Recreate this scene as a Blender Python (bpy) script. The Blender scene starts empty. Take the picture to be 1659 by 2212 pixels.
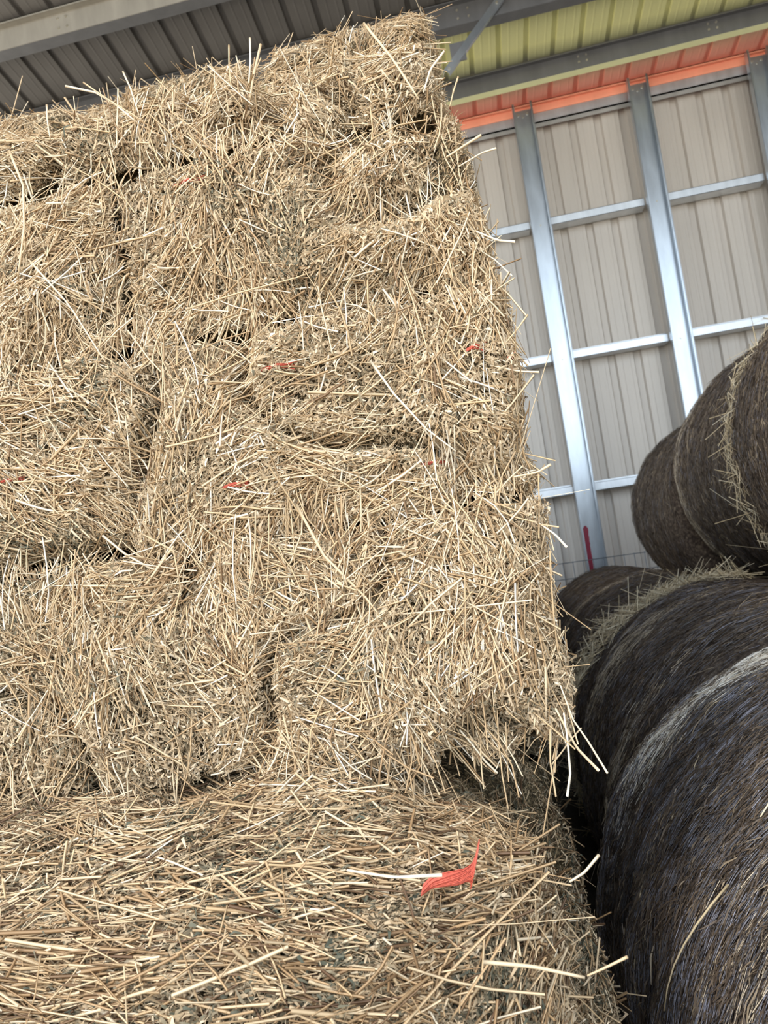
import bpy, math
import numpy as np
from mathutils import Matrix

# ------------------------------------------------------------------ camera, world, light
scene = bpy.context.scene
COL = scene.collection
EYE = np.array([0.0, 0.0, 1.85])
AZ, PITCH, ROLL = math.radians(8.3), math.radians(3.6), math.radians(8.3)
FWD = np.array([-math.sin(AZ)*math.cos(PITCH), math.cos(AZ)*math.cos(PITCH), math.sin(PITCH)])
R0 = np.array([math.cos(AZ), math.sin(AZ), 0.0])
U0 = np.cross(R0, FWD)
RT = math.cos(ROLL)*R0 - math.sin(ROLL)*U0
UP = math.cos(ROLL)*U0 + math.sin(ROLL)*R0
cam_data = bpy.data.cameras.new('camera')
cam_data.sensor_fit = 'HORIZONTAL'
cam_data.lens = 24.0
cam_data.sensor_width = 24.0*1659/1534
cam_data.clip_start = 0.05
cam_data.dof.use_dof = True
cam_data.dof.focus_distance = 1.25
cam_data.dof.aperture_fstop = 7.5
cam = bpy.data.objects.new('camera', cam_data)
COL.objects.link(cam)
M = Matrix.Identity(4)
for i in range(3):
    M[i][0] = RT[i]; M[i][1] = UP[i]; M[i][2] = -FWD[i]; M[i][3] = EYE[i]
cam.matrix_world = M
scene.camera = cam

w = bpy.data.worlds.new('World'); scene.world = w; w.use_nodes = True
nt = w.node_tree; nt.nodes.clear()
wo = nt.nodes.new('ShaderNodeOutputWorld'); bg = nt.nodes.new('ShaderNodeBackground')
tc = nt.nodes.new('ShaderNodeTexCoord'); sp = nt.nodes.new('ShaderNodeSeparateXYZ')
mr = nt.nodes.new('ShaderNodeMapRange'); cr = nt.nodes.new('ShaderNodeValToRGB')
mr.inputs['From Min'].default_value = -1; mr.inputs['From Max'].default_value = 1
nt.links.new(tc.outputs['Generated'], sp.inputs[0]); nt.links.new(sp.outputs['Z'], mr.inputs['Value'])
nt.links.new(mr.outputs[0], cr.inputs[0]); nt.links.new(cr.outputs[0], bg.inputs[0]); nt.links.new(bg.outputs[0], wo.inputs[0])
e = cr.color_ramp.elements
e[0].position = 0.0; e[0].color = (0.85, 0.78, 0.66, 1)
e[1].position = 1.0; e[1].color = (0.72, 0.82, 1.0, 1)
for p, c in ((0.47, (1.0, 0.95, 0.84, 1)), (0.505, (0.84, 0.93, 1.0, 1)), (0.62, (0.74, 0.87, 1.0, 1))):
    q = e.new(p); q.color = c
bg.inputs[1].default_value = 2.5

sun_d = bpy.data.lights.new('sun', 'SUN'); sun_d.energy = 2.2; sun_d.angle = math.radians(22); sun_d.color = (1.0, 0.93, 0.82)
sun = bpy.data.objects.new('sun', sun_d); COL.objects.link(sun)
def aim_sun(direction):
    from mathutils import Vector
    sun.rotation_euler = Vector(direction).to_track_quat('-Z', 'Y').to_euler()
aim_sun((0.58, 0.58, -0.76))      # afternoon light through the open front, from behind and left
sun.location = (-6, -9, 10)

scene.view_settings.view_transform = 'Standard'
scene.view_settings.look = 'None'
scene.view_settings.gamma = 1.0
scene.view_settings.exposure = 0.32
scene.view_settings.use_curve_mapping = False

rng = np.random.default_rng(11)

# ------------------------------------------------------------------ materials
def mat(name, col, rough=0.6, metal=0.0, spec=0.5):
    m = bpy.data.materials.new(name); m.use_nodes = True
    b = m.node_tree.nodes['Principled BSDF']
    b.inputs['Base Color'].default_value = (*col, 1); b.inputs['Roughness'].default_value = rough
    b.inputs['Metallic'].default_value = metal; b.inputs['Specular IOR Level'].default_value = spec
    return m, m.node_tree, b

def ramp(t, stops):
    r = t.nodes.new('ShaderNodeValToRGB'); e = r.color_ramp.elements
    e[0].position, e[0].color = stops[0][0], (*stops[0][1], 1)
    e[1].position, e[1].color = stops[-1][0], (*stops[-1][1], 1)
    for p, c in stops[1:-1]:
        q = e.new(p); q.color = (*c, 1)
    return r

def noise(t, scale, detail=4, vec=None, rough=0.6, mapscale=None):
    n = t.nodes.new('ShaderNodeTexNoise'); n.inputs['Scale'].default_value = scale
    n.inputs['Detail'].default_value = detail; n.inputs['Roughness'].default_value = rough
    c = t.nodes.new('ShaderNodeTexCoord'); src = c.outputs['Object']
    if mapscale:
        mp = t.nodes.new('ShaderNodeMapping'); mp.inputs['Scale'].default_value = mapscale
        t.links.new(src, mp.inputs[0]); src = mp.outputs[0]
    t.links.new(src, n.inputs['Vector'])
    return n

def bump(t, b, height, strength=0.4, dist=0.01):
    n = t.nodes.new('ShaderNodeBump'); n.inputs['Strength'].default_value = strength; n.inputs['Distance'].default_value = dist
    t.links.new(height, n.inputs['Height']); t.links.new(n.outputs[0], b.inputs['Normal'])

def fibre_mat(name, stops, rough=0.5, spec=0.35, transl=0.15):
    """coloured per stalk by the 'tone' attribute (a random straw colour, plus any bias set per bale)"""
    m, t, b = mat(name, (.6, .5, .3), rough, 0, spec)
    a = t.nodes.new('ShaderNodeAttribute'); a.attribute_name = 'tone'
    r = ramp(t, stops)
    t.links.new(a.outputs['Fac'], r.inputs[0]); t.links.new(r.outputs[0], b.inputs['Base Color'])
    if transl:
        tr = t.nodes.new('ShaderNodeBsdfTranslucent'); mx = t.nodes.new('ShaderNodeMixShader'); mx.inputs[0].default_value = transl
        t.links.new(r.outputs[0], tr.inputs[0]); t.links.new(b.outputs[0], mx.inputs[1]); t.links.new(tr.outputs[0], mx.inputs[2])
        t.links.new(mx.outputs[0], t.nodes['Material Output'].inputs[0])
    return m

STRAW = fibre_mat('straw', [(0, (.15, .085, .045)), (.18, (.40, .25, .125)), (.45, (.63, .445, .25)), (.72, (.79, .62, .40)), (.92, (.90, .79, .61)), (1, (.94, .89, .79))])
CHAFF = fibre_mat('straw_chaff', [(0, (.09, .095, .065)), (.22, (.21, .175, .11)), (.45, (.42, .305, .18)), (.75, (.66, .50, .32)), (1, (.86, .75, .56))], rough=.7)
HAYF = fibre_mat('weathered_hay', [(0, (.030, .021, .015)), (.35, (.085, .060, .042)), (.7, (.16, .118, .080)), (.9, (.28, .215, .14)), (1, (.46, .37, .24))], rough=.6, transl=.05)
GOLDF = fibre_mat('hay_fringe', [(0, (.15, .10, .055)), (.5, (.72, .58, .36)), (1, (.95, .87, .68))], transl=.1)
NETF = fibre_mat('net_wrap_strand', [(0, (.10, .095, .095)), (.6, (.19, .185, .21)), (1, (.42, .42, .50))], rough=.35, spec=.6, transl=0)  # lavender tint puts the blue sky's reflection into the strand colour
NETB = fibre_mat('net_wrap_rim', [(0, (.30, .23, .15)), (.5, (.66, .55, .40)), (1, (.95, .90, .80))], rough=.4, spec=.6, transl=0)

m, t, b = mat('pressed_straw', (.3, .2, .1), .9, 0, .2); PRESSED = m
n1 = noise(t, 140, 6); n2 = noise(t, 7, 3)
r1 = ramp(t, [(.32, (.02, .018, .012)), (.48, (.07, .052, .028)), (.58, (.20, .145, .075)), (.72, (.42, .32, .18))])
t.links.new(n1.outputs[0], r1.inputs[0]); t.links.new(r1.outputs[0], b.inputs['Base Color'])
bump(t, b, n1.outputs[0], .8, .01)

m, t, b = mat('pressed_hay', (.1, .07, .05), .85, 0, .25); HAYBODY = m
n1 = noise(t, 60, 6, mapscale=(1, 3.0, 1)); 
r1 = ramp(t, [(.3, (.02, .015, .012)), (.5, (.07, .05, .038)), (.62, (.125, .095, .068)), (.75, (.22, .175, .125))])
t.links.new(n1.outputs[0], r1.inputs[0]); t.links.new(r1.outputs[0], b.inputs['Base Color'])
bump(t, b, n1.outputs[0], .7, .012)

m, t, b = mat('orange_red_twine', (.55, .08, .045), .5, 0, .4); TWINE = m
n1 = noise(t, 400, 3); r1 = ramp(t, [(.3, (.30, .040, .025)), (.7, (.60, .11, .06))])
t.links.new(n1.outputs[0], r1.inputs[0]); t.links.new(r1.outputs[0], b.inputs['Base Color'])

def metal(name, col, rough, met=0.75, var=.12, rscale=9):
    m, t, b = mat(name, col, rough, met)
    n = noise(t, rscale, 5, mapscale=(1, 1, .25)); c = np.array(col)
    r = ramp(t, [(.3, tuple(c*(1-var))), (.7, tuple(np.minimum(c*(1+var), 1)))])
    t.links.new(n.outputs[0], r.inputs[0]); t.links.new(r.outputs[0], b.inputs['Base Color'])
    r2 = t.nodes.new('ShaderNodeMapRange'); r2.inputs['To Min'].default_value = rough*.8; r2.inputs['To Max'].default_value = rough*1.25
    t.links.new(n.outputs[0], r2.inputs['Value']); t.links.new(r2.outputs[0], b.inputs['Roughness'])
    return m
GALV = metal('galvanized_steel', (.50, .54, .58), .30, .9)
GALV_GIRT = metal('galvanized_girt', (.64, .67, .70), .36, .8)
PURLIN = metal('purlin_steel', (.17, .17, .175), .45, .55)
PURLIN_LIT = metal('purlin_steel_lit', (.36, .335, .29), .5, .5)  # paler purlin steel, with light from the open front put into its colour
PANEL = metal('wall_sheet', (.50, .455, .405), .42, .10, .06, 3)
ROOFG = metal('roof_sheet_grey', (.135, .125, .115), .5, .2, .1, 3)
LIP_Y = metal('yellow_flange', (.99, .98, .55), .5, 0, .04)  # yellow base colour for the lower flange
EAVE_R = metal('red_strut', (.93, .38, .25), .5, 0, .06)  # red base colour for the upper strut plate
WIRE = metal('rusty_grey_wire', (.16, .18, .21), .5, .5)
MARK = mat('red_marker_paint', (.30, .015, .045), .5)[0]
BOLT = metal('zinc_bolt', (.55, .52, .44), .35, .8)
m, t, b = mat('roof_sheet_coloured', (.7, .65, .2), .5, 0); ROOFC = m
# sheet colours by place: yellow, then red; grey fade at purlin is shade in colour
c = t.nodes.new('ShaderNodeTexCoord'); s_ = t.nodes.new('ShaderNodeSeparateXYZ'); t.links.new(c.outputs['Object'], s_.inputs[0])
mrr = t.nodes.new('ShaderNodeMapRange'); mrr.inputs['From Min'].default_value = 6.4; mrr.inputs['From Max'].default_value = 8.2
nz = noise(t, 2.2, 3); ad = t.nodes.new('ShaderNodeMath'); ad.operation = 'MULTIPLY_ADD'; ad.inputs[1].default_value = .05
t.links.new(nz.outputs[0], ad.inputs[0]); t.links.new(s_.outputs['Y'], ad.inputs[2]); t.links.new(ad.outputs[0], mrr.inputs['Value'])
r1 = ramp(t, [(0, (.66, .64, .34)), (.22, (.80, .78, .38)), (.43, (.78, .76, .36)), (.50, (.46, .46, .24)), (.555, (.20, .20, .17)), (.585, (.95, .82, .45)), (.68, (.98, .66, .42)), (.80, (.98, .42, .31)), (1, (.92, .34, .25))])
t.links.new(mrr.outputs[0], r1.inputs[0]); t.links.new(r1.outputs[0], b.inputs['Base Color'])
m, t, b = mat('packed_gravel_floor', (.3, .27, .22), .9); FLOOR = m
n1 = noise(t, 30, 6); r1 = ramp(t, [(.3, (.05, .042, .033)), (.7, (.12, .10, .08))])
t.links.new(n1.outputs[0], r1.inputs[0]); t.links.new(r1.outputs[0], b.inputs['Base Color']); bump(t, b, n1.outputs[0])

# ------------------------------------------------------------------ mesh helpers
def mesh_np(name, V, F, material, parent=None, tone=None, loc=None, rotz=0.0, smooth=False):
    """V (N,3), F (K,4) or (K,3) arrays"""
    V = np.asarray(V, dtype=np.float32); F = np.asarray(F, dtype=np.int32)
    me = bpy.data.meshes.new(name); k, s = F.shape
    me.vertices.add(len(V)); me.vertices.foreach_set('co', V.ravel())
    me.loops.add(k*s); me.loops.foreach_set('vertex_index', F.ravel())
    me.polygons.add(k); me.polygons.foreach_set('loop_start', np.arange(0, k*s, s, dtype=np.int32))
    me.update(calc_edges=True)
    me.polygons.foreach_set('use_smooth', np.full(k, bool(smooth) or tone is not None, dtype=bool))
    if tone is not None:
        a = me.attributes.new('tone', 'FLOAT', 'POINT'); a.data.foreach_set('value', np.asarray(tone, dtype=np.float32))
    me.materials.append(material)
    o = bpy.data.objects.new(name, me); COL.objects.link(o)
    if parent is not None: o.parent = parent
    if loc is not None: o.location = loc
    o.rotation_euler.z = rotz
    return o

def tag(o, label=None, cat=None, group=None, kind=None):
    if label: o['label'] = label
    if cat: o['category'] = cat
    if group: o['group'] = group
    if kind: o['kind'] = kind
    return o

def empty(name, loc, rotz=0):
    o = bpy.data.objects.new(name, None); COL.objects.link(o); o.location = loc; o.rotation_euler.z = rotz; o.empty_display_size = .1
    return o

def box_vf(x0, x1, y0, y1, z0, z1):
    V = [(x, y, z) for x in (x0, x1) for y in (y0, y1) for z in (z0, z1)]
    F = [(0, 1, 3, 2), (4, 6, 7, 5), (0, 4, 5, 1), (2, 3, 7, 6), (0, 2, 6, 4), (1, 5, 7, 3)]
    return V, F

def boxes(name, lst, material, parent=None, **k):
    V, F = [], []
    for b_ in lst:
        v, f = box_vf(*b_); o = len(V); V += v; F += [tuple(i+o for i in q) for q in f]
    return mesh_np(name, V, F, material, parent, **k)

def profile_sheet(name, prof, axis_pts, material, thick=0.0012, **k):
    """extrude profile points (list of 3-vectors) from A to B offset vectors, with thickness along offset 'nrm'"""
    P = np.array(prof); A, B, nrm = map(np.array, axis_pts)
    n = len(P)
    V = np.concatenate([P+A, P+B, P+A+nrm*thick, P+B+nrm*thick])
    F = []
    for i in range(n-1):
        F += [(i, i+1, n+i+1, n+i), (2*n+i, 3*n+i, 3*n+i+1, 2*n+i+1)]
    F += [(0, n, 3*n, 2*n), (n-1, 3*n-1, 4*n-1, 2*n-1)]
    return mesh_np(name, V, F, material, **k)

def tube_vf(pts, rad, sides=8):
    P = np.array(pts, float); n = len(P)
    T = np.gradient(P, axis=0); T /= np.linalg.norm(T, axis=1)[:, None]
    ref = np.array([0, 0, 1.0]) if abs(T[0][2]) < .9 else np.array([1.0, 0, 0])
    A = np.cross(T, ref); A /= np.linalg.norm(A, axis=1)[:, None]; B = np.cross(T, A)
    rad = np.broadcast_to(rad, (n,))
    a = np.arange(sides)/sides*2*np.pi
    V = (P[:, None] + rad[:, None, None]*(np.cos(a)[None, :, None]*A[:, None] + np.sin(a)[None, :, None]*B[:, None])).reshape(-1, 3)
    F = []
    for i in range(n-1):
        for j in range(sides):
            F.append((i*sides+j, i*sides+(j+1) % sides, (i+1)*sides+(j+1) % sides, (i+1)*sides+j))
    # caps as quads
    for base in (0, (n-1)*sides):
        for j in range(1, sides-2, 2):
            F.append((base, base+j, base+j+1, base+(j+2) % sides))
    return V, np.array(F)

def join_vf(parts):
    Vs, Fs, o = [], [], 0
    for v, f in parts:
        Vs.append(np.asarray(v, float)); Fs.append(np.asarray(f)+o); o += len(v)
    return np.concatenate(Vs), np.concatenate(Fs)

# value noise in [-1,1]
def vnoise(P, scale, seed=0):
    Q = P/scale + 31.7*seed + 1000.0; I = np.floor(Q).astype(np.int64); f = Q-I; f = f*f*(3-2*f)
    def h(ix, iy, iz):
        x = (ix*73856093) ^ (iy*19349663) ^ (iz*83492791) ^ (seed*2654435761 + 12345)
        x = (x ^ (x >> 13))*1274126177 & 0x7fffffff
        x = (x ^ (x >> 16))*668265263 & 0x7fffffff
        return (x ^ (x >> 15)) % 65536/32767.5 - 1.0
    r = 0
    for dx in (0, 1):
        wx = f[..., 0] if dx else 1-f[..., 0]
        for dy in (0, 1):
            wy = f[..., 1] if dy else 1-f[..., 1]
            for dz in (0, 1):
                wz = f[..., 2] if dz else 1-f[..., 2]
                r = r + wx*wy*wz*h(I[..., 0]+dx, I[..., 1]+dy, I[..., 2]+dz)
    return r

# ------------------------------------------------------------------ fibres (straw stalks, chaff, hay)
def stalks(rings, W, T, tone, normals):
    """rings (N,K,3) centre lines; W half widths (N,), T half thickness; three-sided stalks"""
    N, K, _ = rings.shape
    D = np.gradient(rings, axis=1); D /= np.linalg.norm(D, axis=2, keepdims=True)+1e-9
    nn = np.broadcast_to(normals[:, None, :], D.shape)
    S = np.cross(D, nn); S /= np.linalg.norm(S, axis=2, keepdims=True)+1e-9
    U = np.cross(S, D)
    w_ = W[:, None, None]; t_ = T[:, None, None]
    V = np.stack([rings+S*w_-U*t_*.6, rings+U*t_, rings-S*w_-U*t_*.6], axis=2)      # N,K,3,3
    idx = np.arange(N*K*3).reshape(N, K, 3)
    F = []
    for k in range(K-1):
        for j in range(3):
            F.append(np.stack([idx[:, k, j], idx[:, k, (j+1) % 3], idx[:, k+1, (j+1) % 3], idx[:, k+1, j]], axis=1))
    return V.reshape(-1, 3).astype(np.float32), np.concatenate(F).astype(np.int32), np.repeat(tone, K*3).astype(np.float32)

def flakes(P, D, S, L, W, tone, n, curl):
    """little bent bits: 3 cross lines, 2 quads"""
    a = P-D*L[:, None]/2; c_ = P+D*L[:, None]/2; m_ = P+n*(curl*L)[:, None]
    s0 = S*W[:, None]
    V = np.stack([a-s0*.5, a+s0*.5, m_-s0, m_+s0, c_-s0*.3, c_+s0*.3], axis=1)
    N = len(P); i = np.arange(N*6, dtype=np.int32).reshape(N, 6)
    F = np.concatenate([i[:, [0, 1, 3, 2]], i[:, [2, 3, 5, 4]]])
    return V.reshape(-1, 3).astype(np.float32), F, np.repeat(tone, 6).astype(np.float32)

# ------------------------------------------------------------------ square straw bale
AX = {'front': (0, 2, 1, -1), 'back': (0, 2, 1, 1), 'right': (1, 2, 0, 1), 'left': (1, 2, 0, -1), 'top': (0, 1, 2, 1), 'bottom': (0, 1, 2, -1)}

class Bale:
    def __init__(s, dims, org, r=.06, amp=1.0, bulge=.02, seed=0, crease=.045):
        s.h = np.array(dims)/2; s.org = np.array(org, float); s.r = r; s.amp = amp; s.bulge = bulge; s.seed = seed; s.cr = crease
    def flat(s, face, u, v):
        a, b_, c_, sg = AX[face]; P = np.zeros((len(u), 3)); P[:, a] = u; P[:, b_] = v; P[:, c_] = sg*s.h[c_]; return P
    def surf(s, P, fine=True):
        """P on (or past) the box surface, centred coords -> point and normal on the lumpy rounded bale"""
        Pc = np.clip(P, -s.h, s.h); over = P-Pc
        q = np.clip(Pc, -(s.h-s.r), s.h-s.r); d = Pc-q; n = d/(np.linalg.norm(d, axis=1, keepdims=True)+1e-9)
        S = q + n*s.r
        X = S+s.org
        dsp = .030*vnoise(X, .20, 3) + .016*vnoise(X, .085, 4)
        cz = np.abs(vnoise(X, .24, 5+s.seed % 3)); dsp -= s.cr*np.clip(1-cz/.16, 0, 1)**1.5
        if fine: dsp += .010*vnoise(X, .035, 6) + .005*vnoise(X, .014, 7)
        rel = S/s.h
        bl = s.bulge*(1-np.clip(rel[:, 2]**2, 0, 1))*(1-np.clip((rel[:, 0])**4, 0, 1))*(1-np.clip(rel[:, 1]**4, 0, 1) + (np.abs(n[:, 1]) > .5))
        return S + n*(dsp*s.amp+bl)[:, None] + over, n

def make_bale(label, x0, x1, y0, y1, z0, z1, faces, r=.06, rotz=0, seed=0, amp=1.0, bulge=.02, theta0=0.0, spread=1.0,
              density=1.0, chaffd=1.0, length=1.0, group=None, lip=0.0, flow=1.0, green=0.0, body_res=.014, stick=1.0, crease=.055, keep=None, wscale=1.0, hang=0, bias=0.0):
    rg = np.random.default_rng(100+seed)
    if keep is None: keep = lambda X, fc: np.ones(len(X))
    dims = (x1-x0, y1-y0, z1-z0); cx_, cy_ = (x0+x1)/2, (y0+y1)/2
    root = empty('straw_bale', (cx_, cy_, z0), rotz); tag(root, label, 'straw bale', group or 'rectangular straw bales')
    org = np.array([cx_, cy_, (z0+z1)/2]); up = np.array([0, 0, dims[2]/2])
    B = Bale(dims, org, r, amp, bulge, seed, crease)
    # body
    parts = []
    for fc in AX:
        a, b_, c_, sg = AX[fc]
        res = body_res if fc in faces else .08
        nu = max(3, int(dims[a]/res)); nv = max(3, int(dims[b_]/res))
        # put more lines in the rounded corners
        gu = np.linspace(-B.h[a], B.h[a], nu+1); gv = np.linspace(-B.h[b_], B.h[b_], nv+1)
        U, Vv = np.meshgrid(gu, gv, indexing='ij')
        P, n = B.surf(B.flat(fc, U.ravel(), Vv.ravel())); P = P - n*.012
        i = np.arange((nu+1)*(nv+1)).reshape(nu+1, nv+1)
        F = np.stack([i[:-1, :-1], i[1:, :-1], i[1:, 1:], i[:-1, 1:]], axis=-1).reshape(-1, 4)
        if (sg > 0) == (fc in ('front', 'back')): F = F[:, ::-1]
        parts.append((P+up, F))
    V, F = join_vf(parts)
    mesh_np('pressed_core', V, F, PRESSED, root, smooth=True)
    # stalks and chaff
    SV, SF, ST, so = [], [], [], 0
    CV, CF, CT, co = [], [], [], 0
    for fc, dens in faces.items():
        a, b_, c_, sg = AX[fc]
        ea = np.zeros(3); ea[a] = 1; eb = np.zeros(3); eb[b_] = 1; ec = np.zeros(3); ec[c_] = sg
        area = dims[a]*dims[b_]
        # --- stalks
        N = int(area*24000*dens*density)
        u = rg.uniform(-B.h[a], B.h[a], N); v = rg.uniform(-B.h[b_], B.h[b_], N)
        P0 = B.flat(fc, u, v)+org
        fl = vnoise(P0, .17, 20)*1.9*flow + vnoise(P0, .06, 21)*.9*flow
        th = theta0 + fl + rg.normal(0, .38*spread, N)
        rnd = rg.random(N) < .22; th[rnd] = rg.uniform(0, np.pi, rnd.sum())
        dens_noise = vnoise(P0, .10, 25)
        kk = rg.random(N) < np.clip(.62 + .95*dens_noise, .12, 1)*keep(P0, fc)
        u, v, th = u[kk], v[kk], th[kk]; N = len(u)
        L = np.exp(rg.normal(math.log(.042), .55, N))*length; L = np.clip(L, .012, .24)
        lng = rg.random(N) < .06; L[lng] *= 2.2
        K = 4; sgrid = np.linspace(-.5, .5, K)
        off = rg.uniform(-.006, .011, N) + (L > .07)*.004
        tilt = rg.normal(0, .16, N)
        sk = rg.random(N) < .05*stick; tilt[sk] = rg.uniform(-.9, .9, sk.sum()); L[sk] = np.minimum(L[sk], .085)
        bend = rg.normal(0, .10, N)
        R_ = np.zeros((N, K, 3)); nm = None
        for k in range(K):
            d = sgrid[k]*L; bb = bend*L*(sgrid[k]**2-.08)*2
            uu = u+np.cos(th)*d-np.sin(th)*bb; vv = v+np.sin(th)*d+np.cos(th)*bb
            P, n = B.surf(B.flat(fc, uu, vv), fine=False)
            if k == K//2: nm = n
            R_[:, k] = P + n*(off+tilt*d)[:, None]
        # stiffen: pull the ring line towards a straight chord
        chord = R_[:, :1]+(R_[:, -1:]-R_[:, :1])*(sgrid+.5)[None, :, None]
        stiff = rg.uniform(.35, .9, N)[:, None, None]
        R_ = chord*stiff + R_*(1-stiff)
        if density < .6:      # plain hidden bales: no stalks poking into the bales above and below
            ok = (np.abs(R_[:, :, 2]) < B.h[2]).all(axis=1); R_ = R_[ok]; L = L[ok]; nm = nm[ok]; P0 = P0[kk][ok]; kk = slice(None); N = len(L)
        W = rg.uniform(.0006, .0018, N)*wscale; leaf = rg.random(N) < .25; W[leaf] *= 1.35
        W[L < .03] *= .85
        T = W*np.where(leaf, .25, .7)
        tone = np.clip(rg.beta(1.9, 1.8, N) + .12*vnoise(P0[kk], .05, 30) + .02 + bias, 0, 1)
        Vv_, Ff_, Tt_ = stalks(R_, W, T, tone, nm + rg.normal(0, .35, (N, 3)))
        SV.append(Vv_+up); SF.append(Ff_+so); ST.append(Tt_); so += len(Vv_)
        if fc == 'front' and hang:
            Nh = int(hang*dims[0]); tt = rg.uniform(-B.h[0], B.h[0], Nh); Xn = vnoise(np.stack([tt+org[0], tt*0, tt*0+org[2]], 1), .12, 50)
            tt = tt[rg.random(Nh) < np.clip(.5+Xn, .05, 1)]; Nh = len(tt); low = rg.random(Nh) < .7
            vv0 = np.where(low, -B.h[2]+rg.normal(.01, .03, Nh), B.h[2]+rg.normal(-.02, .02, Nh)); Lh_ = rg.uniform(.04, .15, Nh); ang = rg.normal(-1.57, .55, Nh)
            Rh = np.zeros((Nh, 4, 3)); s4 = np.linspace(-.5, .5, 4); bh = rg.normal(0, .12, Nh)
            Pm, nmh = B.surf(B.flat(fc, tt, np.clip(vv0, -B.h[2], B.h[2])), fine=False)
            for k in range(4):
                d = s4[k]*Lh_; bb = bh*Lh_*(s4[k]**2-.1)*2
                Rh[:, k] = Pm + np.stack([np.cos(ang)*d-np.sin(ang)*bb, -rg.uniform(.004, .014, Nh) - .02*(s4[k]+.5)*(Lh_/.1), np.sin(ang)*d+np.cos(ang)*bb], 1)
            Wh = rg.uniform(.0007, .0018, Nh)*wscale
            Vv_, Ff_, Tt_ = stalks(Rh, Wh, Wh*.6, np.clip(rg.beta(2.4, 1.7, Nh), 0, 1), nmh+rg.normal(0, .3, (Nh, 3)))
            SV.append(Vv_+up); SF.append(Ff_+so); ST.append(Tt_); so += len(Vv_)
        # --- chaff
        N = int(area*115000*dens*chaffd*density)
        u = rg.uniform(-B.h[a], B.h[a], N); v = rg.uniform(-B.h[b_], B.h[b_], N)
        kc = rg.random(N) < keep(B.flat(fc, u, v)+org, fc); u, v = u[kc], v[kc]; N = len(u)
        P, n = B.surf(B.flat(fc, u, v)); X = P+org
        P = P + n*(rg.uniform(-.010, .009, N))[:, None]
        th = theta0 + vnoise(X, .17, 20)*1.9*flow + rg.normal(0, .9, N)
        D = np.cos(th)[:, None]*ea + np.sin(th)[:, None]*eb + n*rg.normal(0, .45, N)[:, None]
        D -= 0; D /= np.linalg.norm(D, axis=1, keepdims=True)
        S = np.cross(D, n+rg.normal(0, .6, (N, 3))); S /= np.linalg.norm(S, axis=1, keepdims=True)+1e-9
        L = np.exp(rg.normal(math.log(.0095), .5, N)); W = .0004+.0021*rg.random(N)**1.8
        gp = np.clip(vnoise(X, .13, 40)*1.1 - .15 + green, 0, 1)
        tone = np.clip(rg.beta(2.6, 2.2, N) - .42*gp + .03 + bias, 0, 1)
        Vv_, Ff_, Tt_ = flakes(P, D, S, L, W, tone, n, rg.uniform(-.3, .5, N))
        CV.append(Vv_+up); CF.append(Ff_+co); CT.append(Tt_); co += len(Vv_)
    o = mesh_np('loose_straw', np.concatenate(SV), np.concatenate(SF), STRAW, root, np.concatenate(ST)); tag(o, kind='stuff')
    o = mesh_np('straw_chaff', np.concatenate(CV), np.concatenate(CF), CHAFF, root, np.concatenate(CT)); tag(o, kind='stuff')
    return root, B

def local(root, p):
    """world point -> the bale's own coordinates"""
    c, s = math.cos(-root.rotation_euler.z), math.sin(-root.rotation_euler.z)
    d = np.array(p)-np.array(root.location)
    return np.array([c*d[0]-s*d[1], s*d[0]+c*d[1], d[2]])

def long_stalk(root, pts, rad=.0021, tone=.8, label=None):
    P = np.array([local(root, p) for p in pts], float)
    # smooth resample
    tt = np.linspace(0, len(P)-1, 10); Q = np.stack([np.interp(tt, range(len(P)), P[:, i]) for i in range(3)], 1)
    V, F = tube_vf(Q, np.linspace(rad, rad*.65, 10), 6)
    o = mesh_np('straw_stalk', V, F, STRAW, root, np.full(len(V), tone), smooth=True)
    if label: tag(o, label)
    return o

# ------------------------------------------------------------------ the building
RIB = .277
def wall_profile(x0, x1):
    """pan with recessed ribs (seen from inside) and two low swages between"""
    pts = []; x = math.floor((x0-1.322)/RIB)*RIB+1.322
    while x < x1:
        for dx, dy in ((-.046, 0), (-.032, .040), (.032, .040), (.046, 0), (.080, 0), (.084, -.002), (.105, -.002), (.109, 0), (.165, 0), (.169, -.002), (.190, -.002), (.194, 0)):
            pts.append((x+dx, dy))
        x += RIB
    return pts
WY = 8.12
wp = [(x, WY+dy, 0) for x, dy in wall_profile(-7, 7.5)]
o = profile_sheet('wall_back', wp, ((0, 0, 0), (0, 0, 6.66), (0, 1, 0)), PANEL); tag(o, kind='structure')
SL = .152
def roof_z(y): return 6.62+SL*(8.1-y)
def roof_sheet(name, y0, y1, material):
    pr = []
    x = math.floor((-7-1.09)/RIB)*RIB+1.09
    while x < 7.5:
        for dx, dz in ((-.030, 0), (-.020, .03), (.020, .03), (.030, 0), (.09, 0), (.094, -.002), (.108, -.002), (.112, 0), (.18, 0), (.184, -.002), (.198, -.002), (.202, 0)):
            pr.append((x+dx, 0, dz))
        x += RIB
    o = profile_sheet(name, pr, ((0, y0, roof_z(y0)), (0, y1, roof_z(y1)), (0, 0, 1)), material); tag(o, kind='structure'); return o
roof_sheet('ceiling', -.4, 6.52, ROOFG)
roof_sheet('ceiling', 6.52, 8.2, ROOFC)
boxes('floor', [(-9, 9, -3, 8.3, -.15, 0)], FLOOR); tag(bpy.data.objects['floor'], kind='structure')
wp = [(6.9+dy, x, 0) for x, dy in wall_profile(-.4, 8.1)]
o = profile_sheet('wall_right', wp, ((0, 0, 0), (0, 0, 6.7), (1, 0, 0)), PANEL); tag(o, kind='structure')

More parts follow.
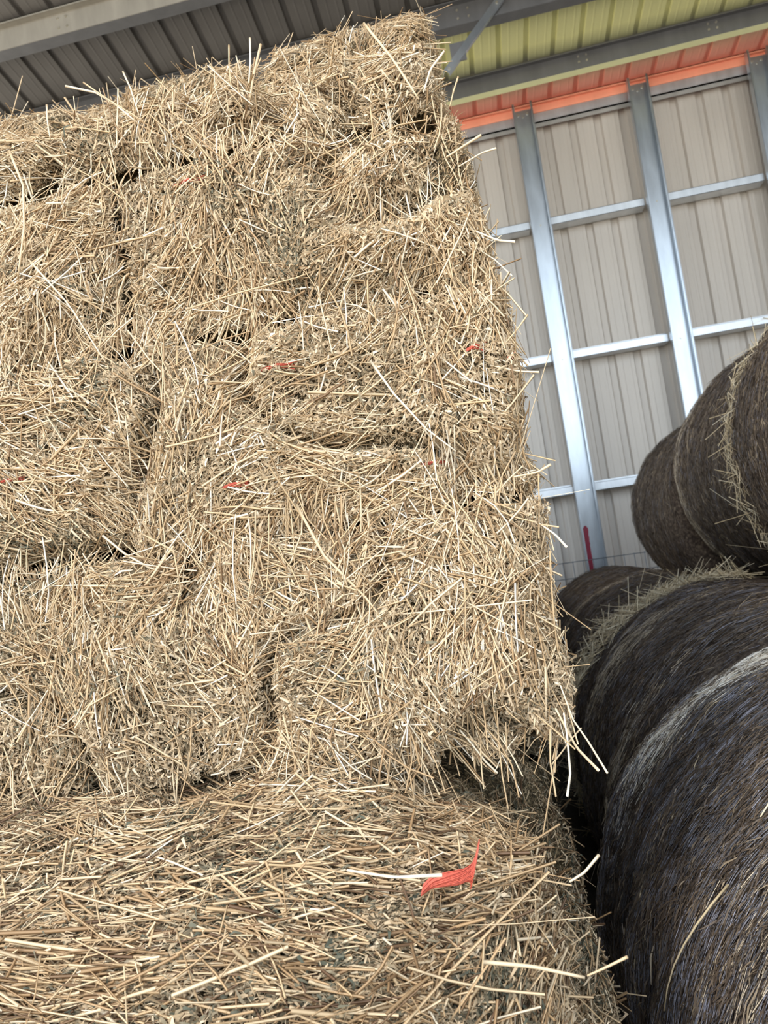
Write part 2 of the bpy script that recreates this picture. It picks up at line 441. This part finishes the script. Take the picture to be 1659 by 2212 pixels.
def purlin(yc, label, web_mat, lip_mat=None, depth=.20, lip=.12, turn=0):
    zt = roof_z(yc)-.012
    root = empty('roof_purlin', (0, yc, zt-depth), turn); tag(root, label, 'purlin', 'purlins under the roof sheets')
    t = .006
    boxes('web', [(-6.9, 6.8, -t/2, t/2, 0, depth)], web_mat, root)
    V, F = box_vf(-6.9, 6.8, 0, .075, 0, t)
    boxes('bottom_flange', [(-6.9, 6.8, .003, lip, -.001, t), (-6.9, 6.8, lip-.006, lip, 0, .02)], lip_mat or web_mat, root)
    boxes('top_flange', [(-6.9, 6.8, -.07, .0, depth-t, depth), (-6.9, 6.8, -.07, -.064, depth-.018, depth)], web_mat, root)
    return root
def bolt(root, x, y, z, axis='y', r=.011):
    if axis == 'y': pts = [(x, y, z), (x, y-.008, z)]
    else: pts = [(x, y, z), (x, y, z-.008)]
    V, F = tube_vf(pts, r, 6); return mesh_np('bolt', V, F, BOLT, root)
P1 = purlin(5.56, 'pale tan steel purlin under the roof at the upper left corner', PURLIN_LIT, PURLIN)
P2 = purlin(6.47, 'dark grey steel purlin behind the top of the straw stack where the brace is fixed', PURLIN)
P3 = purlin(7.40, 'dark grey purlin with a bright yellow lower flange beside the red roofing', PURLIN, LIP_Y, depth=.17, lip=.095, turn=-.017)
for x in (.42, .52):
    for z in (.06, .14): bolt(P2, x, -.003, z)
for x in (1.62, 1.70, 2.9, 2.98):
    for z in (.07, .13): bolt(P3, x, -.003, z)
for x in (-3.05, -2.97):
    for z in (.06, .15): bolt(P1, x, -.003, z)

# eave strut: red upper piece and galvanized lower channel
root = empty('eave_strut', (0, 7.98, 6.42)); tag(root, 'long horizontal eave channel along the top of the sheeted wall, red above and galvanized below', 'strut')
boxes('lower_channel', [(-6.9, 6.8, -.02, -.014, .0, .11), (-6.9, 6.8, -.02, .07, -.004, .002), (-6.9, 6.8, -.02, -.012, -.004, .012)], GALV_GIRT, root)
boxes('red_top_plate', [(-6.9, 6.8, -.03, -.022, .11, .20), (-6.9, 6.8, -.09, -.022, .195, .203), (-6.9, 6.8, -.09, -.084, .18, .203)], EAVE_R, root)

# steel columns
def column(x, label, mark=False):
    root = empty('steel_column', (x, 7.86, 0)); tag(root, label, 'column', 'columns along the sheeted wall')
    H = 6.60; hw = .105
    boxes('web', [(-hw, hw, .02, .026, 0, H-.05)], GALV, root)
    for s in (-1, 1):
        boxes('flange', [(s*hw-.003, s*hw+.003, -.05, .026, 0, H), (min(s*hw, s*(hw-.018)), max(s*hw, s*(hw-.018)), -.05, -.044, 0, H)], GALV, root)
    for z in (5.22, 3.70, 2.22, 6.47):
        bolt(root, 0.0, .02, z, r=.009)
    for sx in (-.05, .05): bolt(root, sx, .02, 6.5, r=.014)
    if mark:
        zz = np.linspace(1.87, 1.36, 22); rr = np.random.default_rng(3)
        xl = -.052 + .02*np.linspace(0, 1, 22)*-.6; wd = .027+rr.uniform(-.004, .004, 22); wd[0] = .008; wd[-1] = .010; wd[-3:-1] = .026
        V = []; F = []
        for i in range(22):
            V += [(xl[i]-wd[i], .0165, zz[i]), (xl[i]+wd[i], .0165, zz[i]), (xl[i]-wd[i], .0195, zz[i]), (xl[i]+wd[i], .0195, zz[i])]
        for i in range(21):
            a = i*4; F += [(a, a+4, a+5, a+1), (a, a+2, a+6, a+4), (a+1, a+5, a+7, a+3)]
        tag(mesh_np('paint_mark', V, F, MARK, root), 'streak of dark red spray paint')
    return root
column(-.20, 'galvanized steel column hidden mostly behind the straw stack')
column(1.043, 'galvanized wall column with a red paint streak, nearest the straw stack', True)
column(2.285, 'galvanized wall column between the two others, rising behind the upper round bales')
column(3.52, 'galvanized wall column at the right edge of the photo')
column(4.76, 'galvanized wall column beyond the right edge of the photo')

def girt(z, label, h=.085):
    root = empty('wall_girt', (0, 7.93, z-h/2)); tag(root, label, 'girt', 'girts across the sheeted wall')
    t = .004
    xs = [-6.9, -.20, 1.043, 2.285, 3.52, 4.76, 6.8]
    for a, b_ in zip(xs[:-1], xs[1:]):
        x0, x1 = a+.112, b_-.112
        boxes('rail', [(x0, x1, 0, t, 0, h), (x0, x1, 0, .16, h-t, h), (x0, x1, 0, .16, 0, t), (x0, x1, .06, .064, h, h+.022)], GALV_GIRT, root)
girt(5.265, 'highest galvanized girt crossing the beige wall sheets')
girt(3.745, 'second galvanized girt down, above the top round bale at right')
girt(2.275, 'third galvanized girt, running behind the upper round bales')
girt(1.10, 'lowest galvanized girt near the ground behind the wire mesh')

# diagonal roof brace (channel) fixed to the middle purlin
root = empty('roof_brace', (0.80, 6.44, 6.70)); tag(root, 'slanting steel brace from the roof purlin down behind the top of the stack', 'brace')
A = np.array([.03, -.03, .08]); Bv = np.array([-.56, -.03, -.50])
def channel(A, Bv, wdt, dep):
    d = (Bv-A)/np.linalg.norm(Bv-A); s = np.cross(d, [0, 1, 0]); s /= np.linalg.norm(s); n = np.array([0, -1, 0])
    pr = [(-wdt/2, dep), (-wdt/2, 0), (wdt/2, 0), (wdt/2, dep), (wdt/2-.004, dep), (wdt/2-.004, .004), (-wdt/2+.004, .004), (-wdt/2+.004, dep)]
    V = [A+s*p-n*q for p, q in pr]+[Bv+s*p-n*q for p, q in pr]; F = [(i, (i+1) % 8, 8+(i+1) % 8, 8+i) for i in range(8)]
    F += [(0, 1, 6, 7), (1, 2, 5, 6), (2, 3, 4, 5), (8, 15, 14, 9), (9, 14, 13, 10), (10, 13, 12, 11)]
    return V, F
V, F = channel(A, Bv, .07, .035); mesh_np('channel', V, F, GALV, root)
for p in (.08, .96):
    q = A+(Bv-A)*p; bolt(root, q[0], q[1]-.001, q[2], r=.013)
V, F = box_vf(-.50, -.36, -.02, -.01, -.42, -.24); mesh_np('gusset_plate', V, F, PURLIN, root)

# wire mesh panel leaning against the foot of the wall
root = empty('wire_mesh_panel', (.9, 7.74, 0)); tag(root, 'thin grey welded wire mesh panel standing against the wall foot behind the round bales', 'wire mesh')
parts = []
for i in range(19):
    x = -.95+i*.105; parts.append(tube_vf([(x, 0, .02), (x, 0, 1.52)], .0035, 4))
hz = [.05, .2, .35, .5, .65, .82, 1.0, 1.17, 1.34, 1.51]
parts2 = [tube_vf([(-.96, -.004, z), (.95, -.004, z)], .004, 4) for z in hz]
V, F = join_vf(parts); mesh_np('upright_wires', V, F, WIRE, root)
V, F = join_vf(parts2); mesh_np('cross_wires', V, F, WIRE, root)

# ------------------------------------------------------------------ round hay bales
def round_bale(label, xc, zc, R, y0, y1, seed, vis=(85, 225), dens=1.0, net=1.0, rim=None, rimw=.1, fringe=None, group=None, res=.02):
    """axis along Y; streaks run round the circumference"""
    rg = np.random.default_rng(500+seed)
    if group is None: group = 'upper row of round hay bales' if zc > 1.5 else 'round hay bales on the floor'
    root = empty('round_hay_bale', (xc, (y0+y1)/2, zc-R)); tag(root, label, 'round hay bale', group)
    Lh = (y1-y0)/2; ctr = np.array([xc, (y0+y1)/2, zc]); up = np.array([0, 0, R]); cr_ = .07
    def surf(th, y, fine=True):
        yy = np.clip(y, -Lh, Lh)
        e_ = np.clip((np.abs(yy)-(Lh-cr_))/cr_, 0, 1); rad = R - cr_*(1-np.sqrt(np.clip(1-e_**2, 0, 1)))
        X = np.stack([np.cos(th)*R, yy, np.sin(th)*R], 1)+ctr
        d = .020*vnoise(X*np.array([1, 3.0, 1]), .35, seed+1) + .012*vnoise(X*np.array([1, 3.5, 1]), .16, seed+2)
        if fine: d = d + .004*vnoise(X*np.array([1, 2, 1]), .035, seed+3)
        d = np.minimum(d, .02)
        rad = rad+d-.02
        n = np.stack([np.cos(th), 0*th, np.sin(th)], 1)
        return np.stack([np.cos(th)*rad, y, np.sin(th)*rad], 1), n
    # body
    nth = int(2*math.pi*R/res); ny = int(2*Lh/res)
    T_, Y_ = np.meshgrid(np.linspace(0, 2*np.pi, nth, endpoint=False), np.linspace(-Lh, Lh, ny+1), indexing='ij')
    P, n = surf(T_.ravel(), Y_.ravel()); P -= n*.003
    i = np.arange(nth*(ny+1)).reshape(nth, ny+1); j = np.roll(i, -1, axis=0)
    F = np.stack([i[:, :-1], i[:, 1:], j[:, 1:], j[:, :-1]], -1).reshape(-1, 4)
    parts = [(P+up, F)]
    # ends: rings closing to the centre
    for e_, sgn in ((0, -1), (ny, 1)):
        rimp = P[i[:, e_]]; rings = [rimp]
        for fr in (.92, .8, .66, .5, .33, .16, .02):
            q = rimp.copy(); q[:, [0, 2]] *= fr; q[:, 1] += sgn*(.012*(1-fr)+.012*vnoise(q+ctr, .12, seed+9)); rings.append(q)
        V = np.concatenate(rings); k = np.arange(len(rings)*nth).reshape(len(rings), nth); kk = np.roll(k, -1, axis=1)
        Fe = np.stack([k[:-1], k[1:], kk[1:], kk[:-1]], -1).reshape(-1, 4)
        if sgn > 0: Fe = Fe[:, ::-1]
        parts.append((V+up, Fe))
    V, F = join_vf(parts); mesh_np('pressed_hay', V, F, HAYBODY, root, smooth=True)
    a0, a1 = map(math.radians, vis)
    def fibres(N, Lm, ls, wlo, whi, jit, offhi, material, name, tone, yr=(-Lh, Lh), tilt=.08, K=3, ar=(a0, a1), flat=False, soft=False):
        th = rg.uniform(*ar, N); y = rg.uniform(*yr, N)
        if soft:
            y = np.clip(rg.normal((yr[0]+yr[1])/2, (yr[1]-yr[0])/3.2, N), -Lh, Lh-.01); th = np.clip(rg.normal((ar[0]+ar[1])/2, (ar[1]-ar[0])/3, N), a0, a1)
        L = np.clip(np.exp(rg.normal(math.log(Lm), ls, N)), .006, .4)
        ang = rg.normal(0, jit, N); off = rg.uniform(.0, offhi, N); tl = rg.normal(0, tilt, N)
        W = rg.uniform(wlo, whi, N)
        if flat:
            P, n = surf(th, y); e = np.stack([-np.sin(th), 0*th, np.cos(th)], 1)
            D = e*np.cos(ang)[:, None]+np.array([0, 1, 0])*np.sin(ang)[:, None]+n*rg.normal(0, .18, N)[:, None]; D /= np.linalg.norm(D, axis=1, keepdims=True)
            S = np.cross(D, n+rg.normal(0, .5, (N, 3))); S /= np.linalg.norm(S, axis=1, keepdims=True)
            V, F, T = flakes(P+n*off[:, None], D, S, L, W, tone(N, th, y), n, rg.uniform(0, .12, N))
        else:
            sg = np.linspace(-.5, .5, K); Rg = np.zeros((N, K, 3))
            for k_ in range(K):
                d = sg[k_]*L; P, n = surf(th+np.cos(ang)*d/R, y+np.sin(ang)*d, False); Rg[:, k_] = P+n*(off+tl*d)[:, None]
                if k_ == K//2: nm = n
            V, F, T = stalks(Rg, W, W*.4, tone(N, th, y), nm+rg.normal(0, .3, (N, 3)))
        o = mesh_np(name, V+up, F, material, root, T); tag(o, kind='stuff'); return o
    area = (a1-a0)*R*2*Lh
    def tone_h(N, th, y):
        X = np.stack([np.cos(th)*R, y*4, np.sin(th)*R], 1)+ctr
        return np.clip(rg.beta(2, 2.6, N)+.22*vnoise(X, .25, seed+5), 0, 1)
    fibres(int(area*15000*dens), .022, .6, .0006, .0018, .38, .006, HAYF, 'hay_fibres', tone_h, flat=True)
    if net:
        def tone_n(N, th, y):
            X = np.stack([np.cos(th)*R*.6, y*5, np.sin(th)*R*.6], 1)+ctr
            return np.clip(rg.beta(2, 2.5, N)+.35*vnoise(X, .22, seed+6), 0, 1)
        fibres(int(area*3400*dens*net), .035, .6, .0004, .0008, .07, .008, NETF, 'net_wrap', tone_n, tilt=.02)
    if rim:
        for (ya, yb, nn, br, ra, rb) in rim:
            fibres(nn, .05, .6, .0004, .0012, .13, .008, NETB, 'net_wrap_rim', lambda N, th, y: np.clip(rg.beta(2, 2, N)*br, 0, 1), yr=(ya, yb), tilt=.05, ar=(math.radians(ra), math.radians(rb)), soft=True)
    if fringe:
        ya, yb, nn, fa0, fa1 = fringe
        fibres(nn, .085, .5, .0010, .0024, .75, .022, GOLDF, 'straw_fringe', lambda N, th, y: rg.beta(2.6, 1.8, N), yr=(ya, yb), tilt=.5, ar=(math.radians(fa0), math.radians(fa1)))
    return root, surf, up
RB_A, surfA, upA = round_bale('nearest big round hay bale, dark and net wrapped, filling the lower right corner', .87, .75, .75, .42, 2.12, 1, dens=2.4, net=1.7,
    rim=[(.66, .79, 7000, 1.45, 72, 136), (-.5, -.1, 3500, .6, 85, 150)], res=.014)
RB_B, surfB, upB = round_bale('round hay bale behind the nearest one with yellow loose hay fringing its far rim', .95, .80, .75, 2.17, 3.65, 2, dens=1.3, net=1.0,
    rim=[(-.60, -.45, 1800, .85, 150, 200), (.0, .2, 900, .6, 110, 160)], fringe=(.42, .76, 3000, 80, 225), res=.02)
round_bale('lower round hay bale beyond the fringed one, below the hanging upper bales', .97, .76, .75, 3.72, 5.10, 3, dens=.8, net=.9, rim=[(.35, .55, 1600, .6, 95, 190)], res=.025)
round_bale('farthest lower round hay bale, a sliver against the wall foot', .95, .75, .75, 5.17, 6.50, 4, dens=.6, net=.8, res=.03)
round_bale('upper round hay bale cut by the right edge of the photo', 1.80, 2.045, .75, 2.05, 3.36, 5, vis=(100, 275), dens=1.2, net=.4,
    fringe=(.48, .66, 700, 100, 260), res=.02)
round_bale('middle upper round hay bale with a pale net edge on its far side', 1.89, 2.03, .75, 3.43, 4.62, 6, vis=(100, 275), dens=1.0, net=.4, rim=[(.42, .58, 1300, .7, 120, 250)], res=.022)
round_bale('farthest upper round hay bale, smallest and darkest against the wall', 1.78, 1.86, .70, 4.70, 5.85, 7, vis=(90, 275), dens=.8, net=.35, res=.025)
round_bale('added unseen round hay bale beside the viewer, shading the gap by the stack', .90, .75, .75, -1.15, .36, 9, dens=.15, net=.1, res=.05)  # unseen bale added to shade the gap along the stack
# the row behind carries the upper bales
for k, (ya, yb) in enumerate(((2.05, 3.4), (3.47, 4.8), (4.9, 6.2))):
    round_bale(['hidden round hay bale under the upper row, nearest', 'hidden round hay bale under the upper row, middle', 'hidden round hay bale under the upper row, farthest'][k],
               2.74, .75, .75, ya, yb, 20+k, vis=(90, 200), dens=.15, net=0, res=.05)

# ------------------------------------------------------------------ square bale stack
FR = {'front': 1.0, 'right': .8, 'top': .7}
FL = {'front': 1.0, 'top': .6, 'right': .12}
bales = {}
def keep_front(X, fc):
    k = np.where(X[:, 0] < -1.12, .12, 1.0)
    if fc == 'right': k = np.where(X[:, 1] > 1.42, .15, 1.0)
    if fc == 'top': k = np.where(X[:, 1] > 1.65, .25, k) if X[:, 2].mean() > 2.75 else np.where(X[:, 1] > 1.27, .0, k)
    return k
def keep_base(X, fc):
    k = np.where(X[:, 0] < -1.0, .12, 1.0)
    if fc == 'front': k = np.where(X[:, 2] < 1.0, .12, k)
    if fc == 'right': k = np.where((X[:, 1] > 1.3) | (X[:, 2] < 1.05), .12, 1.0)
    if fc == 'top': k = np.where(X[:, 1] > 1.28, .03, k)
    return k
# bottom bale the stack stands on: its rounded top comes towards the viewer
bales['base'] = make_bale('large bottom straw bale with a red twine knot, its rounded top nearest the viewer', -1.45, .055, .70, 2.05, .60, 1.505,
    {'front': .75, 'top': 1.0, 'right': 1.0}, r=.40, seed=1, amp=.7, bulge=0, theta0=0.0, spread=.9, flow=.30, length=1.15, wscale=1.15, bias=-.15, green=.16, stick=1.5, crease=.035, keep=keep_base)  # negative bias: browner straw, with dimmer light low down put into its tone
bales['ground'] = make_bale('lowest straw bale on the floor under the stack', -1.45, .05, .74, 2.05, 0.0, .60, {'front': .15, 'right': .4}, r=.08, seed=2, density=.5)
RY = [(1.505, 1.905), (1.905, 2.285), (2.285, 2.64), (2.64, 2.80)]
SPL = [-.545, -.63, -.60, -.27]
YF = [1.165, 1.185, 1.215, 1.27]
XR = [.075, .085, .060, .035]
names_r = ['right straw bale of the stack standing on the bottom bale', 'right straw bale with two bands of red twine, second above the bottom bale',
           'right straw bale below the highest front one, third above the bottom bale', 'highest front straw bale at the right corner of the stack, drooping loose ends']
names_l = ['left straw bale standing on the bottom bale, cut by the left edge of the photo', 'left straw bale, second above the bottom bale, cut by the left edge',
           'left straw bale under the sagging top one, with a dark gap above it', 'highest front straw bale on the left, mounded and loose with stalks sticking up']
for k in range(4):
    (z0, z1), sx, y, xr = RY[k], SPL[k], YF[k], XR[k]
    top = k == 3
    th = [1.35, .9, .6, .25][k]
    bales['r%d' % k] = make_bale(names_r[k], sx-.014, xr, y, y+.86, z0+.003, z1, {**FR, 'top': 1.0 if top else .10}, r=.09 if top else .038, hang=520, seed=10+k, theta0=th,
                                 bulge=.022, amp=1.15 if top else 1.0, stick=1.6 if top else 1, keep=keep_front)
    bales['l%d' % k] = make_bale(names_l[k], -1.50, sx+.010, y-[.012, .0, .015, .03][k], y+.84, z0+.003, z1-(.0 if not top else .0), {**FL, 'top': 1.0 if top else .1, 'right': .5 if top else .05},
                                 r=.08 if top else .038, hang=520, seed=30+k, theta0=1.5-.3*k, bulge=.022, amp=1.15 if top else 1.0, stick=1.6 if top else 1, keep=keep_front)
# rear stack, two columns behind
rear = dict(y0=2.10, y1=2.95)
for nm, xa, xb, lab in (('rr', -.50, .045, 'right'), ('rl', -1.75, -.51, 'left')):
    zt = 3.475 if nm == 'rr' else 3.465
    make_bale('rear straw bale at the very top of the stack, highest corner near the roof brace' if nm == 'rr' else 'rear straw bale at the top left, warm brown, behind the front bales',
              xa, xb, 2.08, 2.95, 2.98, zt, {'front': .8, 'right': .7 if nm == 'rr' else .1, 'top': .8}, r=.06, amp=.6, seed=60+ord(nm[1]), density=.75, chaffd=.5, stick=2, theta0=.8)
    zs = [0.0, .6, 1.2, 1.8, 2.4, 2.975]
    for i in range(5):
        make_bale('straw bale in the rear %s column of the stack, %s' % (lab, ['on the floor', 'second from the floor', 'third from the floor', 'fourth from the floor', 'just under the top one'][i]),
                  xa, xb, 2.10, 2.95, zs[i], zs[i+1]-.004, {'right': .35, 'front': .02} if nm == 'rr' else {'front': .02}, r=.07, seed=70+i+ord(nm[1]), density=.12, chaffd=.15, body_res=.06)

# unseen square bales added behind the stack to darken the gap
for i, ya in enumerate((3.0, 4.25, 5.5)):
    for j in range(3):
        make_bale('added unseen square straw bale %s behind the stack, %s' % (['just', 'in the second row', 'in the row by the wall'][i], ['on the floor', 'at mid height', 'topmost'][j]),
                  -1.3, .10, ya, ya+1.2, j*.62, j*.62+.615, {'right': .5}, r=.08, seed=90+i*3+j, density=.08, chaffd=.15, body_res=.08)

# red twine: short lengths that show between the stalks
def twine(root, pts, rad=.003, strands=1, spreadr=.0, label='frayed orange-red plastic twine'):
    parts = []; rg = np.random.default_rng(9)
    P = np.array([local(root, p) for p in pts])
    for s in range(strands):
        tt = np.linspace(0, len(P)-1, 14); Q = np.stack([np.interp(tt, range(len(P)), P[:, i]) for i in range(3)], 1)
        if strands > 1:
            a = rg.uniform(0, 6.28); rr = spreadr*math.sqrt(rg.uniform(0, 1)); fan = np.linspace(1, 1.5, 14)
            fan[-4:] *= np.array([1.2, 1.7, 2.3, 2.9]); tw = np.linspace(0, 2.2, 14)
            off = np.stack([.35*np.cos(a+tw), .6*np.sin(a+tw*1.1), np.cos(a+tw)], 1)*rr*fan[:, None]
            Q = Q+off
        parts.append(tube_vf(Q, rad, 5))
    V, F = join_vf(parts); return tag(mesh_np('baling_twine', V, F, TWINE, root, smooth=True), label)

def on(key, x, z, off=.01):
    """point on the front face of a stack bale at world x, z"""
    r_, B = bales[key]; p = np.array([[x-B.org[0], -B.h[1], z-B.org[2]]]); q, n = B.surf(p, fine=False)
    return tuple((q+n*off)[0]+B.org)
def on_top(key, x, y, off=.006):
    r_, B = bales[key]
    if y < B.org[1]-B.h[1]+B.r:
        zc = B.h[2]-B.r+math.sqrt(max(0, B.r**2-(B.r-(y-B.org[1]+B.h[1]))**2))
    else: zc = B.h[2]
    return (x, y, B.org[2]+zc+off)
twine(bales['base'][0], [on_top('base', -.150, .885, -.002), on_top('base', -.137, .888, .004), on_top('base', -.118, .886, .008), on_top('base', -.100, .886, .009), on_top('base', -.086, .892, .008), on_top('base', -.082, .897, .011)],
      rad=.0007, strands=110, spreadr=.0068, label='frayed knot of orange-red plastic twine')
for key, xa, xb, z, r_ in (('r1', -.44, -.385, 2.005, .0028), ('r1', -.10, -.045, 1.992, .0022), ('r1', .060, .088, 1.985, .004), ('r1', -.345, -.285, 2.196, .0028),
                        ('r1', .005, .035, 2.172, .003), ('r1', .070, .086, 2.145, .004), ('r2', -.48, -.42, 2.585, .0025), ('l1', -.86, -.80, 2.08, .002)):
    twine(bales[key][0], [on(key, xa, z, .004), on(key, (xa+xb)/2, z+.003, .009), on(key, xb, z-.002, .004)], rad=r_*.35, strands=9, spreadr=r_*.9, label='short length of faded red twine')

STALKS = [
    ('l3', [(-0.67, 1.22, 2.831), (-0.614, 1.224, 2.807), (-0.582, 1.228, 2.781), (-0.538, 1.232, 2.73)]),
    ('l3', [(-0.628, 1.21, 2.821), (-0.588, 1.214, 2.782), (-0.522, 1.218, 2.723)]),
    ('l3', [(-0.713, 1.22, 2.804), (-0.718, 1.224, 2.774), (-0.719, 1.228, 2.741)]),
    ('r3', [(-0.279, 1.22, 2.814), (-0.301, 1.224, 2.764), (-0.316, 1.228, 2.721)]),
    ('l3', [(-0.295, 1.21, 2.823), (-0.301, 1.214, 2.784), (-0.311, 1.218, 2.745)]),
    ('l3', [(-0.339, 1.22, 2.828), (-0.345, 1.224, 2.794), (-0.348, 1.228, 2.756)]),
    ('l3', [(-0.542, 1.2, 2.814), (-0.533, 1.204, 2.782), (-0.525, 1.208, 2.729)]),
    ('r3', [(-0.085, 1.2, 2.788), (-0.043, 1.204, 2.711), (-0.01, 1.208, 2.633)]),
    ('r3', [(0.047, 1.22, 2.716), (0.018, 1.224, 2.692), (0.0, 1.228, 2.656)]),
    ('r3', [(0.063, 1.2, 2.651), (0.052, 1.204, 2.632), (0.041, 1.208, 2.607)]),
    ('r2', [(0.107, 1.2, 2.511), (0.082, 1.204, 2.511), (0.039, 1.208, 2.498)]),
    ('r2', [(0.085, 1.19, 2.534), (0.06, 1.194, 2.527), (0.022, 1.198, 2.514)]),
    ('r2', [(0.111, 1.18, 2.336), (0.084, 1.184, 2.346), (0.052, 1.188, 2.37)]),
    ('r1', [(0.112, 1.17, 2.208), (0.089, 1.174, 2.186), (0.063, 1.178, 2.165)]),
    ('r1', [(0.115, 1.17, 2.111), (0.083, 1.174, 2.119), (0.04, 1.178, 2.138)]),
    ('r1', [(0.11, 1.17, 1.959), (0.087, 1.174, 1.95), (0.049, 1.178, 1.949)]),
    ('r0', [(0.112, 1.15, 1.824), (0.098, 1.154, 1.846), (0.076, 1.158, 1.868)]),
    ('r0', [(0.105, 1.15, 1.857), (0.093, 1.154, 1.861), (0.073, 1.158, 1.867)]),
    ('r0', [(0.116, 1.13, 1.478), (0.095, 1.134, 1.528), (0.079, 1.138, 1.56), (0.068, 1.142, 1.614)]),
    ('r0', [(0.104, 1.13, 1.483), (0.077, 1.134, 1.519), (0.055, 1.138, 1.581)]),
    ('r0', [(0.051, 1.12, 1.453), (0.061, 1.124, 1.485), (0.065, 1.128, 1.533), (0.066, 1.132, 1.574)]),
    ('base', [(0.074, 0.82, 1.384), (0.05, 0.824, 1.372), (0.029, 0.828, 1.362)]),
    ('base', [(0.064, 0.86, 1.476), (0.045, 0.864, 1.456), (0.027, 0.868, 1.445)]),
    ('base', [(-0.08, 0.8, 1.399), (-0.028, 0.804, 1.389), (0.025, 0.808, 1.372)]),
    ('base', [(-0.118, 0.85, 1.472), (-0.177, 0.854, 1.472), (-0.233, 0.858, 1.483)]),
    ('r2', [(-0.468, 1.17, 2.332), (-0.366, 1.174, 2.344), (-0.265, 1.178, 2.351), (-0.185, 1.182, 2.367)]),
    ('l2', [(-0.743, 1.15, 2.473), (-0.677, 1.154, 2.376), (-0.624, 1.158, 2.262)]),
    ('l2', [(-0.756, 1.15, 2.682), (-0.739, 1.154, 2.614), (-0.749, 1.158, 2.539), (-0.776, 1.162, 2.45)]),
    ('r1', [(-0.154, 1.15, 2.175), (-0.124, 1.154, 2.115), (-0.08, 1.158, 2.049), (-0.037, 1.162, 2.004)]),
    ('r0', [(-0.127, 1.13, 1.668), (-0.158, 1.134, 1.613), (-0.202, 1.138, 1.573)]),
    ('r0', [(-0.139, 1.13, 1.663), (-0.127, 1.134, 1.595), (-0.115, 1.138, 1.534)]),
    ('r0', [(-0.307, 1.13, 1.956), (-0.274, 1.134, 1.867), (-0.216, 1.138, 1.79), (-0.198, 1.142, 1.757)]),
    ('r1', [(-0.156, 1.14, 1.857), (-0.098, 1.144, 1.819), (-0.032, 1.148, 1.765), (0.021, 1.152, 1.728)]),
    ('r0', [(-0.581, 1.12, 1.951), (-0.526, 1.124, 1.911), (-0.524, 1.128, 1.848), (-0.557, 1.132, 1.767)]),
]
# long loose stalks caught on the nearest round bale
rq = np.random.default_rng(77)
RS = [((116, .12, .05), (131, .04, .03)), ((112, .05, .0), (128, -.12, .02)), ((140, .0, .0), (160, .05, .03)), ((100, .1, .0), (118, .02, .01))]
for (t0, y0, a0_), (t1, y1, a1_) in RS:
    th = np.radians(np.linspace(t0, t1, 7)*1.0); yy = np.linspace(y0, y1, 7); P, n = surfA(th, yy, False)
    P = P + n*(.012+.006*np.sin(np.linspace(0, 3, 7)))[:, None]
    Vq, Fq = tube_vf(P+upA, np.linspace(.0022, .0012, 7), 6)
    mesh_np('straw_stalk', Vq, Fq, GOLDF, RB_A, np.full(len(Vq), rq.uniform(.3, .8)))
for i, (key, pts) in enumerate(STALKS):
    long_stalk(bales[key][0], pts, rad=(.0021, .0016, .0018, .0024)[i % 4], tone=(.9, .7, .8, .55)[(i*7) % 4])

print('VERTS', sum(len(m.vertices) for m in bpy.data.meshes), 'POLYS', sum(len(m.polygons) for m in bpy.data.meshes))
